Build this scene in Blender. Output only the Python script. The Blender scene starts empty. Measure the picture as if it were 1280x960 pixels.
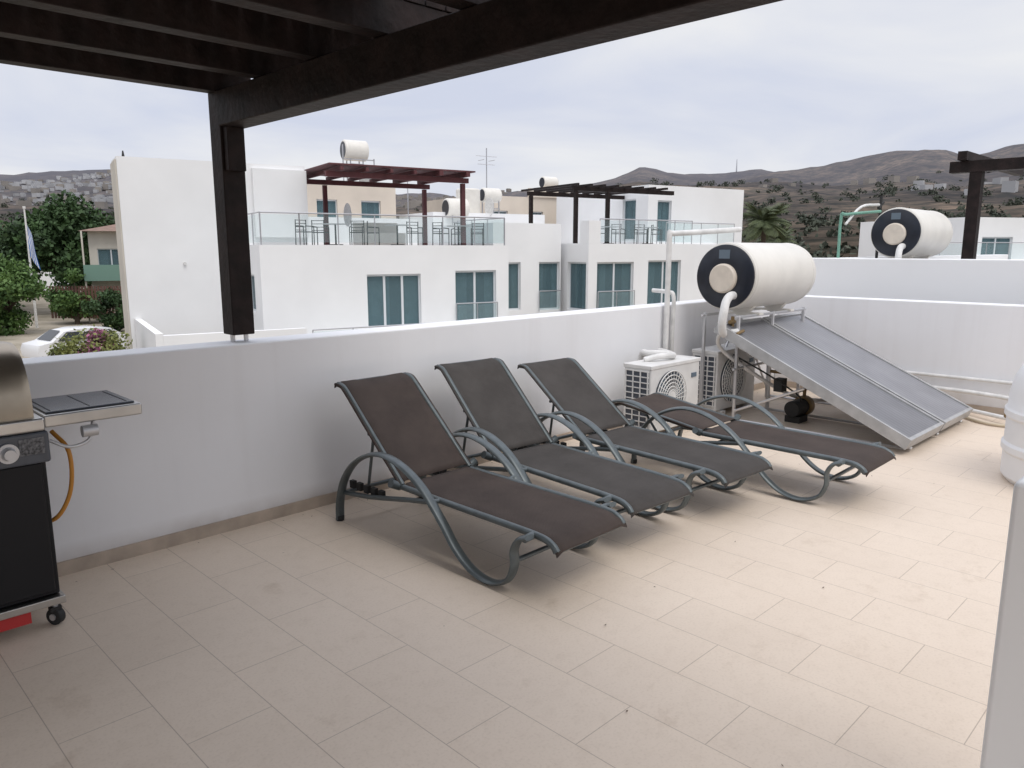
import bpy, bmesh, math, random
import numpy as np
from mathutils import Vector, Matrix
random.seed(3); np.random.seed(3)
C=bpy.context.scene.collection
S2=math.sqrt(.5)
def cf(r,f,z=0): return Vector((S2*(f+r),S2*(f-r),z))   # site survey frame: right / forward of the viewpoint

# ---------------------------------------------------------------- materials
def newmat(name):
    m=bpy.data.materials.new(name); m.use_nodes=True
    return m,m.node_tree,m.node_tree.nodes['Principled BSDF']
def mat(name,col,rough=.6,metal=0,var=.0,vs=3.0,bump=0,bs=40,col2=None,spec=None,det=5):
    m,t,b=newmat(name)
    b.inputs['Base Color'].default_value=(*col,1); b.inputs['Roughness'].default_value=rough
    b.inputs['Metallic'].default_value=metal
    if spec is not None: b.inputs['Specular IOR Level'].default_value=spec
    tc=t.nodes.new('ShaderNodeTexCoord')
    if var>0 or col2:
        n=t.nodes.new('ShaderNodeTexNoise'); n.inputs['Scale'].default_value=vs; n.inputs['Detail'].default_value=det
        t.links.new(tc.outputs['Object'],n.inputs['Vector'])
        r=t.nodes.new('ShaderNodeValToRGB'); r.color_ramp.elements[0].position=.35; r.color_ramp.elements[1].position=.68
        c2=col2 if col2 else tuple(c*(1-var) for c in col)
        r.color_ramp.elements[0].color=(*c2,1); r.color_ramp.elements[1].color=(*col,1)
        t.links.new(n.outputs['Fac'],r.inputs['Fac']); t.links.new(r.outputs['Color'],b.inputs['Base Color'])
    if bump>0:
        n2=t.nodes.new('ShaderNodeTexNoise'); n2.inputs['Scale'].default_value=bs; n2.inputs['Detail'].default_value=6
        t.links.new(tc.outputs['Object'],n2.inputs['Vector'])
        bp=t.nodes.new('ShaderNodeBump'); bp.inputs['Strength'].default_value=bump; bp.inputs['Distance'].default_value=.01
        t.links.new(n2.outputs['Fac'],bp.inputs['Height']); t.links.new(bp.outputs['Normal'],b.inputs['Normal'])
    return m
M={}
M['plaster_far']=mat('white_render',(.87,.87,.87),.9,var=.07,vs=.5,det=8)
M['tan']=mat('tan_render',(.68,.60,.51),.9,var=.12,vs=.8)
M['beige']=mat('beige_render',(.62,.58,.51),.9,var=.15,vs=.8)
M['wood']=mat('dark_stained_wood',(.022,.013,.012),.6,var=.6,vs=9,bump=.5,bs=25,spec=.25)
M['redwood']=mat('red_stained_wood',(.13,.04,.045),.7,var=.3,vs=4)
M['skirt']=mat('skirting_tile',(.52,.43,.35),.6,var=.3,vs=6)
M['frame']=mat('lounger_grey_metal',(.115,.135,.14),.36,metal=.3,var=.2,vs=20)
M['steel']=mat('stainless_steel',(.60,.59,.57),.28,metal=1,var=.15,vs=8)
M['alu']=mat('aluminium',(.60,.60,.61),.4,metal=.7)
M['colframe']=mat('collector_frame_metal',(.46,.46,.46),.45,metal=.2,var=.2,vs=10)
M['bronze']=mat('grill_lid_bronze',(.47,.40,.31),.3,metal=.9,var=.25,vs=5)
M['black']=mat('black_paint',(.010,.010,.012),.45,spec=.3)
M['rubber']=mat('black_rubber',(.02,.02,.02),.7)
M['red']=mat('red_paint',(.45,.03,.03),.4)
M['darkglass']=mat('dark_grey_top',(.09,.10,.12),.25,var=.2,vs=12)
M['acwhite']=mat('ac_white_paint',(.74,.73,.71),.5,var=.14,vs=6)
M['coil']=mat('condenser_coil',(.06,.07,.09),.5)
M['ivory']=mat('ivory_enamel',(.78,.75,.69),.42,var=.09,vs=4,det=8)
M['ivory2']=mat('ivory_cap',(.72,.64,.54),.5,var=.15,vs=10)
M['blackcap']=mat('black_plastic',(.012,.016,.028),.3,var=.3,vs=10)
M['pvc']=mat('white_pvc',(.78,.77,.75),.5,var=.2,vs=10)
M['polytank']=mat('white_polyethylene',(.82,.82,.82),.45,var=.05,vs=4)
M['hose']=mat('orange_gas_hose',(.50,.22,.03),.5)
M['hosetan']=mat('tan_hose',(.55,.47,.35),.6)
M['copper']=mat('dirty_brass',(.25,.17,.08),.5,metal=.5)
M['green']=mat('pale_green_pipe',(.16,.34,.26),.5)
M['label']=mat('label_grey',(.12,.16,.20),.5)
M['lblw']=mat('label_print',(.22,.22,.23),.6,var=.85,vs=90)
M['upvc']=mat('upvc_frame',(.68,.70,.72),.5)
M['room']=mat('room_interior',(.15,.17,.18),.9)
M['curtain']=mat('curtain_cloth',(.58,.64,.66),.9,var=.3,vs=5)
M['rail']=mat('rail_metal',(.5,.5,.52),.35,metal=.7)
M['rooftile']=mat('roof_tile',(.27,.17,.13),.8,var=.3,vs=3)
M['awning']=mat('green_awning',(.16,.27,.22),.8)
M['fence']=mat('brown_fence',(.12,.06,.045),.8)
M['trunk']=mat('bark',(.10,.075,.055),.9,var=.3,vs=5)
M['carpaint']=mat('white_car_paint',(.78,.78,.79),.25)
M['carglass']=mat('car_glass',(.03,.035,.04),.1)
M['redlight']=mat('tail_lamp',(.4,.02,.02),.3)
M['flagb']=mat('flag_blue',(.04,.16,.48),.8)
M['flagw']=mat('flag_white',(.8,.8,.8),.8)
M['leafd']=mat('foliage_dark',(.06,.12,.035),.7,col2=(.02,.045,.014),vs=.8)
M['leaff']=mat('foliage_fresh',(.12,.21,.05),.7,col2=(.04,.09,.02),vs=1.2)
M['leafy']=mat('foliage_yellow',(.26,.27,.08),.7,col2=(.09,.12,.035),vs=2.5)
M['pink']=mat('bougainvillea_bract',(.48,.15,.30),.7,col2=(.25,.12,.16),vs=3)
M['palm']=mat('palm_leaf',(.13,.16,.07),.7,col2=(.06,.08,.035),vs=2)
M['scrub']=mat('scrub_leaf',(.085,.095,.068),.9,col2=(.05,.062,.045),vs=.05)
M['debris']=mat('dry_leaf',(.12,.08,.05),.9)

def plaster():
    m,t,b=newmat('white_plaster'); b.inputs['Roughness'].default_value=.85
    g=t.nodes.new('ShaderNodeNewGeometry'); sp=t.nodes.new('ShaderNodeSeparateXYZ'); t.links.new(g.outputs['Position'],sp.inputs[0])
    n=t.nodes.new('ShaderNodeTexNoise'); n.inputs['Scale'].default_value=1.2; n.inputs['Detail'].default_value=8
    t.links.new(g.outputs['Position'],n.inputs['Vector'])
    r=t.nodes.new('ShaderNodeValToRGB'); r.color_ramp.elements[0].position=.3; r.color_ramp.elements[1].position=.7
    r.color_ramp.elements[0].color=(.80,.80,.815,1); r.color_ramp.elements[1].color=(.86,.86,.875,1)
    t.links.new(n.outputs['Fac'],r.inputs['Fac'])
    mr=t.nodes.new('ShaderNodeMapRange'); mr.inputs[1].default_value=.07; mr.inputs[2].default_value=.16; mr.inputs[3].default_value=.9; mr.inputs[4].default_value=0
    t.links.new(sp.outputs['Z'],mr.inputs[0])
    n2=t.nodes.new('ShaderNodeTexNoise'); n2.inputs['Scale'].default_value=7; n2.inputs['Detail'].default_value=6; t.links.new(g.outputs['Position'],n2.inputs['Vector'])
    ml=t.nodes.new('ShaderNodeMath'); ml.operation='MULTIPLY'; t.links.new(mr.outputs[0],ml.inputs[0]); t.links.new(n2.outputs['Fac'],ml.inputs[1])
    mp=t.nodes.new('ShaderNodeMapping'); mp.inputs['Scale'].default_value=(9,9,.5); t.links.new(g.outputs['Position'],mp.inputs['Vector'])
    ns=t.nodes.new('ShaderNodeTexNoise'); ns.inputs['Scale'].default_value=1; ns.inputs['Detail'].default_value=5; t.links.new(mp.outputs[0],ns.inputs['Vector'])
    rs=t.nodes.new('ShaderNodeMapRange'); rs.inputs[1].default_value=.55; rs.inputs[2].default_value=.8; rs.inputs[4].default_value=.10; t.links.new(ns.outputs['Fac'],rs.inputs[0])
    ad=t.nodes.new('ShaderNodeMath'); ad.operation='ADD'; ad.use_clamp=True; t.links.new(ml.outputs[0],ad.inputs[0]); t.links.new(rs.outputs[0],ad.inputs[1])
    mx=t.nodes.new('ShaderNodeMixRGB'); mx.inputs[2].default_value=(.48,.43,.39,1)
    t.links.new(ad.outputs[0],mx.inputs[0]); t.links.new(r.outputs['Color'],mx.inputs[1]); t.links.new(mx.outputs[0],b.inputs['Base Color'])
    n3=t.nodes.new('ShaderNodeTexNoise'); n3.inputs['Scale'].default_value=35; n3.inputs['Detail'].default_value=3; t.links.new(g.outputs['Position'],n3.inputs['Vector'])
    bp=t.nodes.new('ShaderNodeBump'); bp.inputs['Strength'].default_value=.08; bp.inputs['Distance'].default_value=.006
    t.links.new(n3.outputs['Fac'],bp.inputs['Height']); t.links.new(bp.outputs['Normal'],b.inputs['Normal'])
    return m
M['plaster']=plaster()

def sling(name,c1,c2):
    m,t,b=newmat(name); b.inputs['Roughness'].default_value=.8; b.inputs['Specular IOR Level'].default_value=.25
    tc=t.nodes.new('ShaderNodeTexCoord')
    n=t.nodes.new('ShaderNodeTexNoise'); n.inputs['Scale'].default_value=4; n.inputs['Detail'].default_value=10; n.inputs['Roughness'].default_value=.65
    t.links.new(tc.outputs['Object'],n.inputs['Vector'])
    r=t.nodes.new('ShaderNodeValToRGB'); r.color_ramp.elements[0].color=(*c1,1); r.color_ramp.elements[1].color=(*c2,1)
    r.color_ramp.elements[0].position=.3; r.color_ramp.elements[1].position=.7
    t.links.new(n.outputs['Fac'],r.inputs['Fac'])
    ck=t.nodes.new('ShaderNodeTexChecker'); ck.inputs['Scale'].default_value=220
    ck.inputs['Color1'].default_value=(1,1,1,1); ck.inputs['Color2'].default_value=(.6,.6,.6,1)
    t.links.new(tc.outputs['Object'],ck.inputs['Vector'])
    mx=t.nodes.new('ShaderNodeMixRGB'); mx.blend_type='MULTIPLY'; mx.inputs[0].default_value=1
    t.links.new(r.outputs['Color'],mx.inputs[1]); t.links.new(ck.outputs['Color'],mx.inputs[2])
    t.links.new(mx.outputs[0],b.inputs['Base Color'])
    tr=t.nodes.new('ShaderNodeBsdfTransparent'); ms=t.nodes.new('ShaderNodeMixShader'); ms.inputs[0].default_value=.05
    t.links.new(b.outputs[0],ms.inputs[1]); t.links.new(tr.outputs[0],ms.inputs[2])
    t.links.new(ms.outputs[0],t.nodes['Material Output'].inputs['Surface'])
    return m
M['slingb']=sling('sling_brown_mesh',(.058,.043,.037),(.094,.071,.060))
M['slingg']=sling('sling_grey_mesh',(.060,.053,.048),(.094,.084,.077))

def glassmat(name,col,mixf,rough=.03,tint=(.9,.94,.94)):
    m,t,b=newmat(name)
    b.inputs['Base Color'].default_value=(*col,1); b.inputs['Roughness'].default_value=rough
    tr=t.nodes.new('ShaderNodeBsdfTransparent'); tr.inputs[0].default_value=(*tint,1)
    ms=t.nodes.new('ShaderNodeMixShader'); ms.inputs[0].default_value=mixf
    t.links.new(b.outputs[0],ms.inputs[1]); t.links.new(tr.outputs[0],ms.inputs[2])
    t.links.new(ms.outputs[0],t.nodes['Material Output'].inputs['Surface'])
    return m
M['glass']=glassmat('window_glass',(.14,.22,.25),.5,tint=(.86,.95,.96))
M['railglass']=glassmat('rail_glass',(.50,.62,.64),.82,tint=(.93,.98,.98))

def solarmat(name,k):
    m,t,b=newmat(name)
    tc=t.nodes.new('ShaderNodeTexCoord')
    w=t.nodes.new('ShaderNodeTexWave'); w.bands_direction='X'; w.inputs['Scale'].default_value=5.5; w.inputs['Distortion'].default_value=0
    t.links.new(tc.outputs['Object'],w.inputs['Vector'])
    n=t.nodes.new('ShaderNodeTexNoise'); n.inputs['Scale'].default_value=3; n.inputs['Detail'].default_value=7
    t.links.new(tc.outputs['Object'],n.inputs['Vector'])
    r=t.nodes.new('ShaderNodeValToRGB'); r.color_ramp.elements[0].color=(.18*k,.18*k,.195*k,1); r.color_ramp.elements[1].color=(.225*k,.225*k,.24*k,1)
    t.links.new(w.outputs['Fac'],r.inputs['Fac'])
    mx=t.nodes.new('ShaderNodeMixRGB'); mx.blend_type='MULTIPLY'; mx.inputs[0].default_value=.6
    r2=t.nodes.new('ShaderNodeValToRGB'); r2.color_ramp.elements[0].position=.3;r2.color_ramp.elements[0].color=(.65,.65,.65,1); r2.color_ramp.elements[1].position=.7
    t.links.new(n.outputs['Fac'],r2.inputs['Fac'])
    t.links.new(r.outputs['Color'],mx.inputs[1]); t.links.new(r2.outputs['Color'],mx.inputs[2])
    t.links.new(mx.outputs[0],b.inputs['Base Color']); b.inputs['Roughness'].default_value=.42
    n3=t.nodes.new('ShaderNodeTexNoise'); n3.inputs['Scale'].default_value=120; t.links.new(tc.outputs['Object'],n3.inputs['Vector'])
    bp=t.nodes.new('ShaderNodeBump'); bp.inputs['Strength'].default_value=.3; bp.inputs['Distance'].default_value=.003
    t.links.new(n3.outputs['Fac'],bp.inputs['Height']); t.links.new(bp.outputs['Normal'],b.inputs['Normal'])
    return m
M['solar0']=solarmat('solar_collector_glass',.95); M['solar1']=solarmat('solar_collector_glass_pale',1.3)  # second collector surface is a paler grey than the first

def floormat():
    m,t,b=newmat('beige_floor_tiles')
    g=t.nodes.new('ShaderNodeNewGeometry')
    sep=t.nodes.new('ShaderNodeSeparateXYZ'); t.links.new(g.outputs['Position'],sep.inputs[0])
    ax=t.nodes.new('ShaderNodeMath'); ax.operation='ADD'; ax.inputs[1].default_value=12-.235
    ay=t.nodes.new('ShaderNodeMath'); ay.operation='ADD'; ay.inputs[1].default_value=12-.24
    t.links.new(sep.outputs['X'],ax.inputs[0]); t.links.new(sep.outputs['Y'],ay.inputs[0])
    cb=t.nodes.new('ShaderNodeCombineXYZ'); t.links.new(ay.outputs[0],cb.inputs['X']); t.links.new(ax.outputs[0],cb.inputs['Y'])
    br=t.nodes.new('ShaderNodeTexBrick'); br.offset=.5; br.inputs['Scale'].default_value=1
    br.inputs['Brick Width'].default_value=.6; br.inputs['Row Height'].default_value=.3
    br.inputs['Mortar Size'].default_value=.0018; br.inputs['Mortar Smooth'].default_value=.1; br.inputs['Bias'].default_value=0
    br.inputs['Color1'].default_value=(.745,.63,.515,1); br.inputs['Color2'].default_value=(.72,.608,.497,1)
    br.inputs['Mortar'].default_value=(.47,.385,.31,1)
    t.links.new(cb.outputs[0],br.inputs['Vector'])
    def nz(sc,p0,c0,p1,ro=.6,det=8):
        n=t.nodes.new('ShaderNodeTexNoise'); n.inputs['Scale'].default_value=sc; n.inputs['Detail'].default_value=det; n.inputs['Roughness'].default_value=ro
        t.links.new(g.outputs['Position'],n.inputs['Vector'])
        r=t.nodes.new('ShaderNodeValToRGB'); r.color_ramp.elements[0].position=p0; r.color_ramp.elements[0].color=(*c0,1); r.color_ramp.elements[1].position=p1
        t.links.new(n.outputs['Fac'],r.inputs['Fac']); return r.outputs['Color'],n
    cur=br.outputs['Color']
    for o,_ in (nz(.8,.3,(.92,.91,.90),.7,.65),nz(14,.25,(.94,.93,.92),.5),nz(90,.3,(.93,.92,.91),.5,.5,3),nz(2.6,.28,(.84,.81,.78),.40,.7)):
        mx=t.nodes.new('ShaderNodeMixRGB'); mx.blend_type='MULTIPLY'; mx.inputs[0].default_value=1
        t.links.new(cur,mx.inputs[1]); t.links.new(o,mx.inputs[2]); cur=mx.outputs[0]
    t.links.new(cur,b.inputs['Base Color'])
    b.inputs['Roughness'].default_value=.5; b.inputs['Specular IOR Level'].default_value=.4
    bp=t.nodes.new('ShaderNodeBump'); bp.inputs['Strength'].default_value=.2; bp.inputs['Distance'].default_value=.003; bp.invert=True
    t.links.new(br.outputs['Fac'],bp.inputs['Height']); t.links.new(bp.outputs['Normal'],b.inputs['Normal'])
    return m
M['floor']=floormat()

# ---------------------------------------------------------------- mesh helpers
def empty(name,loc=(0,0,0),rz=0):
    o=bpy.data.objects.new(name,None); C.objects.link(o); o.location=loc; o.rotation_euler=(0,0,rz); o.empty_display_size=.2
    return o
def mesh_obj(name,verts,faces,m,parent=None,smooth=False,loc=(0,0,0),rot=(0,0,0)):
    me=bpy.data.meshes.new(name); me.from_pydata([tuple(v) for v in verts],[],faces); me.update()
    if m: me.materials.append(m)
    if smooth: me.polygons.foreach_set('use_smooth',[True]*len(me.polygons))
    o=bpy.data.objects.new(name,me); C.objects.link(o); o.location=loc; o.rotation_euler=rot
    if parent: o.parent=parent
    return o
BF=[(0,3,2,1),(4,5,6,7),(0,1,5,4),(1,2,6,5),(2,3,7,6),(3,0,4,7)]
def boxv(x0,x1,y0,y1,z0,z1): return [(x0,y0,z0),(x1,y0,z0),(x1,y1,z0),(x0,y1,z0),(x0,y0,z1),(x1,y0,z1),(x1,y1,z1),(x0,y1,z1)]
def box(name,x0,x1,y0,y1,z0,z1,m,parent=None,bev=0,seg=2):
    cx,cy,cz=(x0+x1)/2,(y0+y1)/2,(z0+z1)/2
    o=mesh_obj(name,[(a-cx,b-cy,c-cz) for a,b,c in boxv(x0,x1,y0,y1,z0,z1)],BF,m,parent,loc=(cx,cy,cz))
    if bev:
        md=o.modifiers.new('b','BEVEL'); md.width=bev; md.segments=seg
        if seg>1: o.data.polygons.foreach_set('use_smooth',[True]*6); 
        md.harden_normals=True if seg>1 else False
    return o
def boxes(name,lst,m,parent=None):
    V=[];F=[]
    for b in lst:
        k=len(V); V+=boxv(*b); F+=[tuple(i+k for i in f) for f in BF]
    return mesh_obj(name,V,F,m,parent)
def cyl_data(p0,p1,r0,r1=None,seg=20,V=None,F=None,cap=True):
    if V is None: V=[];F=[]
    if r1 is None: r1=r0
    p0=Vector(p0);p1=Vector(p1);d=(p1-p0).normalized()
    a=d.orthogonal().normalized(); b=d.cross(a)
    k=len(V)
    for p,r in((p0,r0),(p1,r1)):
        for i in range(seg):
            t=2*math.pi*i/seg; V.append(tuple(p+(a*math.cos(t)+b*math.sin(t))*r))
    for i in range(seg):
        j=(i+1)%seg; F.append((k+i,k+j,k+seg+j,k+seg+i))
    if cap: F.append(tuple(k+i for i in reversed(range(seg)))); F.append(tuple(k+seg+i for i in range(seg)))
    return V,F
def smooth_by_angle(o,ang=40):
    me=o.data; me.polygons.foreach_set('use_smooth',[True]*len(me.polygons))
    try: me.set_sharp_from_angle(angle=math.radians(ang))
    except Exception: pass
def cyl(name,p0,p1,r,m,parent=None,seg=24,r1=None,bev=0):
    V,F=cyl_data(p0,p1,r,r1,seg); o=mesh_obj(name,V,F,m,parent); smooth_by_angle(o)
    if bev:
        md=o.modifiers.new('b','BEVEL'); md.width=bev; md.segments=3; md.limit_method='ANGLE'
    return o
def cyls(name,lst,m,parent=None,seg=10):
    V=[];F=[]
    for c in lst: cyl_data(c[0],c[1],c[2],c[3] if len(c)>3 else None,seg,V,F)
    o=mesh_obj(name,V,F,m,parent); smooth_by_angle(o); return o
def catmull(P,n=6):
    P=[Vector(p) for p in P]; out=[]
    for i in range(len(P)-1):
        p0=P[i-1] if i>0 else P[0]*2-P[1]; p1=P[i]; p2=P[i+1]; p3=P[i+2] if i+2<len(P) else P[-1]*2-P[-2]
        for k in range(n):
            t=k/n
            out.append(.5*((2*p1)+(p2-p0)*t+(2*p0-5*p1+4*p2-p3)*t*t+(3*p1-p0-3*p2+p3)*t**3))
    out.append(P[-1]); return out
def sweep(name,pts,w,h,m,parent=None,lateral=None,seg=12,sm=6,power=1):
    P=catmull(pts,sm) if sm>1 else [Vector(p) for p in pts]
    V=[];F=[];prev=None
    for i,p in enumerate(P):
        t=(P[min(i+1,len(P)-1)]-P[max(i-1,0)]).normalized()
        if lateral is not None: a=Vector(lateral)
        else:
            if prev is None: prev=t.orthogonal().normalized()
            a=(prev-t*prev.dot(t)).normalized(); prev=a
        b=t.cross(a).normalized()
        for k in range(seg):
            q=2*math.pi*k/seg; V.append(p+a*(math.cos(q)*w)+b*(math.sin(q)*h))
    n=len(P)
    for i in range(n-1):
        for k in range(seg):
            j=(k+1)%seg; F.append((i*seg+k,i*seg+j,(i+1)*seg+j,(i+1)*seg+k))
    F.append(tuple(reversed(range(seg)))); F.append(tuple((n-1)*seg+k for k in range(seg)))
    o=mesh_obj(name,V,F,m,parent); smooth_by_angle(o,60); return o
def tube(name,pts,r,m,parent=None,sm=6,seg=12): return sweep(name,pts,r,r,m,parent,None,seg,sm)
def lathe(name,prof,m,parent=None,axis='Z',loc=(0,0,0),seg=48):
    V=[];F=[]
    for (r,h) in prof:
        for k in range(seg):
            q=2*math.pi*k/seg
            c,s=r*math.cos(q),r*math.sin(q)
            V.append((c,s,h) if axis=='Z' else (h,c,s))
    n=len(prof)
    for i in range(n-1):
        for k in range(seg):
            j=(k+1)%seg; F.append((i*seg+k,i*seg+j,(i+1)*seg+j,(i+1)*seg+k))
    o=mesh_obj(name,V,F,m,parent,loc=loc)
    bm=bmesh.new(); bm.from_mesh(o.data); bmesh.ops.remove_doubles(bm,verts=bm.verts,dist=1e-5); bmesh.ops.recalc_face_normals(bm,faces=bm.faces); bm.to_mesh(o.data); bm.free()
    smooth_by_angle(o,35); return o
def foliage(name,clumps,n,size,m,parent=None,shell=.55,aspect=.6):
    cl=np.array(clumps,float); vol=cl[:,3]*cl[:,4]*cl[:,5]; idx=np.random.choice(len(cl),n,p=(vol**.7)/(vol**.7).sum())
    d=np.random.normal(size=(n,3)); d/=np.linalg.norm(d,axis=1)[:,None]
    rad=(shell+(1-shell)*np.random.rand(n))*(.85+.3*np.random.rand(n))
    c=cl[idx,:3]+d*rad[:,None]*cl[idx,3:6]
    a=np.random.normal(size=(n,3)); a/=np.linalg.norm(a,axis=1)[:,None]
    b=np.cross(a,np.random.normal(size=(n,3))); b/=np.linalg.norm(b,axis=1)[:,None]
    s=size*(.6+.8*np.random.rand(n))[:,None]
    q=np.stack([c-a*s, c-b*s*aspect, c+a*s, c+b*s*aspect],axis=1).reshape(-1,3)
    me=bpy.data.meshes.new(name); me.vertices.add(4*n); me.vertices.foreach_set('co',q.ravel())
    me.loops.add(4*n); me.loops.foreach_set('vertex_index',np.arange(4*n)); me.polygons.add(n)
    me.polygons.foreach_set('loop_start',np.arange(0,4*n,4)); me.polygons.foreach_set('loop_total',np.full(n,4))
    me.update(calc_edges=True); me.validate(); me.materials.append(m)
    o=bpy.data.objects.new(name,me); C.objects.link(o)
    if parent: o.parent=parent
    return o

# ================================================================ TERRACE
FW=1.07
box('roof_terrace_floor',-5,8.5,-5,4.1,-.2,0,M['floor'])
pw=empty('terrace_parapet_wall')
box('long_wall',-5,8.7,4.1,4.32,-.2,FW-.0,M['plaster'],pw,bev=.012)
box('end_wall',8.5,8.7,-5,4.097,-.2,FW-.002,M['plaster'],pw,bev=.012)
box('skirting_long',-5,8.486,4.087,4.1035,0,.07,M['skirt'],pw)
box('skirting_end',8.486,8.5035,-5,4.086,0,.07,M['skirt'],pw)
box('white_stair_wall',2.055,2.27,-3.0,.384,0,FW-.01,M['plaster_far'],bev=.015)
box('own_building_walls',-5.02,8.68,-5,4.30,-7,-.21,M['plaster_far'])
V=[];F=[]
for i in range(90):
    if i<60: x=random.uniform(.9,8.3); y=4.07-abs(random.gauss(0,.10))
    else: x=random.uniform(.6,7.5); y=random.uniform(.6,3.9)
    s=random.uniform(.003,.010); a=random.random()*6.28; k=len(V)
    for q,l in((0,1),(1.57,.45),(3.14,1),(4.71,.4)): V.append((x+math.cos(a+q)*s*l,y+math.sin(a+q)*s*l,.004+random.random()*.004))
    F.append((k,k+1,k+2,k+3))
mesh_obj('dry_leaf_litter',V,F,M['debris'])

# pergola ----------------------------------------------------------
pg=empty('wooden_pergola')
box('post',1.915,2.045,4.145,4.275,FW+.045,2.44,M['wood'],pg,bev=.006)
box('post_cheek',1.93,2.03,4.10,4.1445,2.02,2.25,M['wood'],pg,bev=.004)
boxes('post_foot_pins',[(1.93,1.95,4.2,4.22,FW,FW+.05),(2.01,2.03,4.2,4.22,FW,FW+.05)],M['alu'],pg)
PY=-.35
box('main_beam',1.90,2.05,PY,4.14,2.25,2.43,M['wood'],pg,bev=.006)
box('main_beam_far',-2.6,-2.45,PY,4.14,2.25,2.43,M['wood'],pg)
y=4.21;i=0
while y>PY:
    xe=2.42 if 2.6<y else 2.12
    if i==0: xe=2.12
    box('rafter_%d'%i,-2.9,xe,y-.045,y+.045,2.433,2.575,M['wood'],pg,bev=.004); y-=.52;i+=1
sl=[];x=2.42
while x>-2.9:
    ya=2.6 if x>1.96 else PY-.1
    sl.append((x-.098,x,ya,4.28 if x<2.2 else 4.0,2.577+random.random()*.003,2.602)); x-=.108
boxes('roof_slats',sl,M['wood'],pg)
for k,(px,py) in enumerate([(-2.53,4.21),(1.96,PY+.1),(-2.53,PY+.1)]):
    box('post_%d'%(k+2),px-.065,px+.065,py-.065,py+.065,FW if py>4 else 0,2.25,M['wood'],pg)

# sun loungers --------------------------------------------------------
def lounger(loc,rz,m,back=42,blen=.77):
    L=empty('sun_lounger',loc,rz)
    X=.315
    path=[(.87,.0),(.86,.12),(.80,.27),(.67,.400),(.48,.475),(.29,.462),(.10,.375),(-.06,.23),(-.17,.11),(-.29,.032),(-.42,.012),(-.53,.055),(-.575,.14),(-.575,.22),(-.61,.280),(-.67,.305)]
    for s in(-1,1):
        sweep('arm_leg_tube_%s'%('l' if s<0 else 'r'),[(s*X,y,z+.006) for y,z in path],.030,.013,M['frame'],L,lateral=(1,0,0),sm=7)
        tube('side_rail_%s'%s,[(s*.252,-.78,.252),(s*.252,-.75,.280),(s*.252,-.66,.300),(s*.252,-.3,.305),(s*.252,.38,.310)],.017,M['frame'],L,sm=4)
        tube('rear_bar_%s'%s,[(s*.295,.845,.175),(s*.285,.6,.20),(s*.275,.25,.262),(s*.262,.05,.290)],.014,M['frame'],L,sm=3)
        cyls('rail_bracket_%s'%s,[((s*.32,-.64,.295),(s*.245,-.64,.300),.018),((s*.31,.02,.315),(s*.245,.02,.305),.014),((s*.252,.36,.310),(s*.315,.36,.34),.024)],M['frame'],L)
        cyls('foot_pad_%s'%s,[((s*X,.87,.0),(s*X,.868,.03),.024)],M['rubber'],L)
    cyls('cross_tubes',[((-.252,-.775,.254),(.252,-.775,.254),.015),((-.30,.84,.175),(.30,.84,.175),.013),((-.27,.22,.262),(.27,.22,.262),.013),((-.31,-.575,.17),(.31,-.575,.17),.012)],M['frame'],L)
    a=math.radians(back); y0,z0=.34,.32
    def bp(t,off=0,droop=1):
        yy=t*blen; c=0
        if t>.9: c=-(t-.9)**2*6*.6
        return (y0+math.cos(a)*yy-math.sin(a)*(off+c), z0+math.sin(a)*yy+math.cos(a)*(off+c))
    for s in(-1,1):
        tube('back_rail_%s'%s,[(s*.250,)+bp(t) for t in(0,.3,.6,.88,.95,1)],.016,M['frame'],L,sm=3)
        e=bp(.5)
        if back>15:
            cyls('strut_%s'%s,[((s*.225,.70,.205),(s*.225,e[0],e[1]-.02),.009)],M['frame'],L)
            boxes('ratchet_%s'%s,[(s*.26-.012,s*.26+.012,.50+.07*k,.54+.07*k,.205,.25) for k in range(5)],M['rubber'],L)
        else:
            cyls('strut_%s'%s,[((s*.225,.70,.205),(s*.225,.85,bp(.6)[1]),.009)],M['frame'],L)
    cyls('back_cross',[((-.25,)+bp(1),(.25,)+bp(1),.014),((-.25,)+bp(.5,-.03),(.25,)+bp(.5,-.03),.010)],M['frame'],L)
    def cloth(name,prof,sg=.010):
        P=catmull([(0,y,z) for y,z in prof],5); V=[];F=[];n=13
        for i,p in enumerate(P):
            f=i/(len(P)-1); sag=sg*math.sin(math.pi*f)
            for j in range(n):
                u=-1+2*j/(n-1); V.append((u*.268,p.y,p.z+.018-sag*(1-u**4)-(.02 if abs(u)==1 else 0)+random.uniform(-.0008,.0008)))
        for i in range(len(P)-1):
            for j in range(n-1): F.append((i*n+j,i*n+j+1,(i+1)*n+j+1,(i+1)*n+j))
        o=mesh_obj(name,V,F,m,L,smooth=True)
        md=o.modifiers.new('s','SOLIDIFY'); md.thickness=.003
    cloth('seat_sling',[(-.795,.235),(-.785,.256),(-.75,.282),(-.66,.300),(-.3,.305),(.1,.308),(.335,.31)],.016)
    e1=bp(1)
    cloth('back_sling',[bp(.005),bp(.25),bp(.5),bp(.75),bp(.9),e1,(e1[0]+.012,e1[1]-.02)],.010)
    for s in(-1,1):
        tube('back_hem_%s'%s,[(s*.268,bp(t)[0],bp(t)[1]+.004) for t in(.01,.3,.6,.88,.95,1)],.008,m,L,sm=3,seg=8)
    return L
lounger((2.67,2.93,0),math.radians(1),M['slingb'])
lounger((3.40,2.98,0),math.radians(-4),M['slingg'],43)
lounger((4.18,2.90,0),math.radians(-3),M['slingg'],36)
lounger((4.92,2.42,0),math.radians(1),M['slingb'],9)

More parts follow.
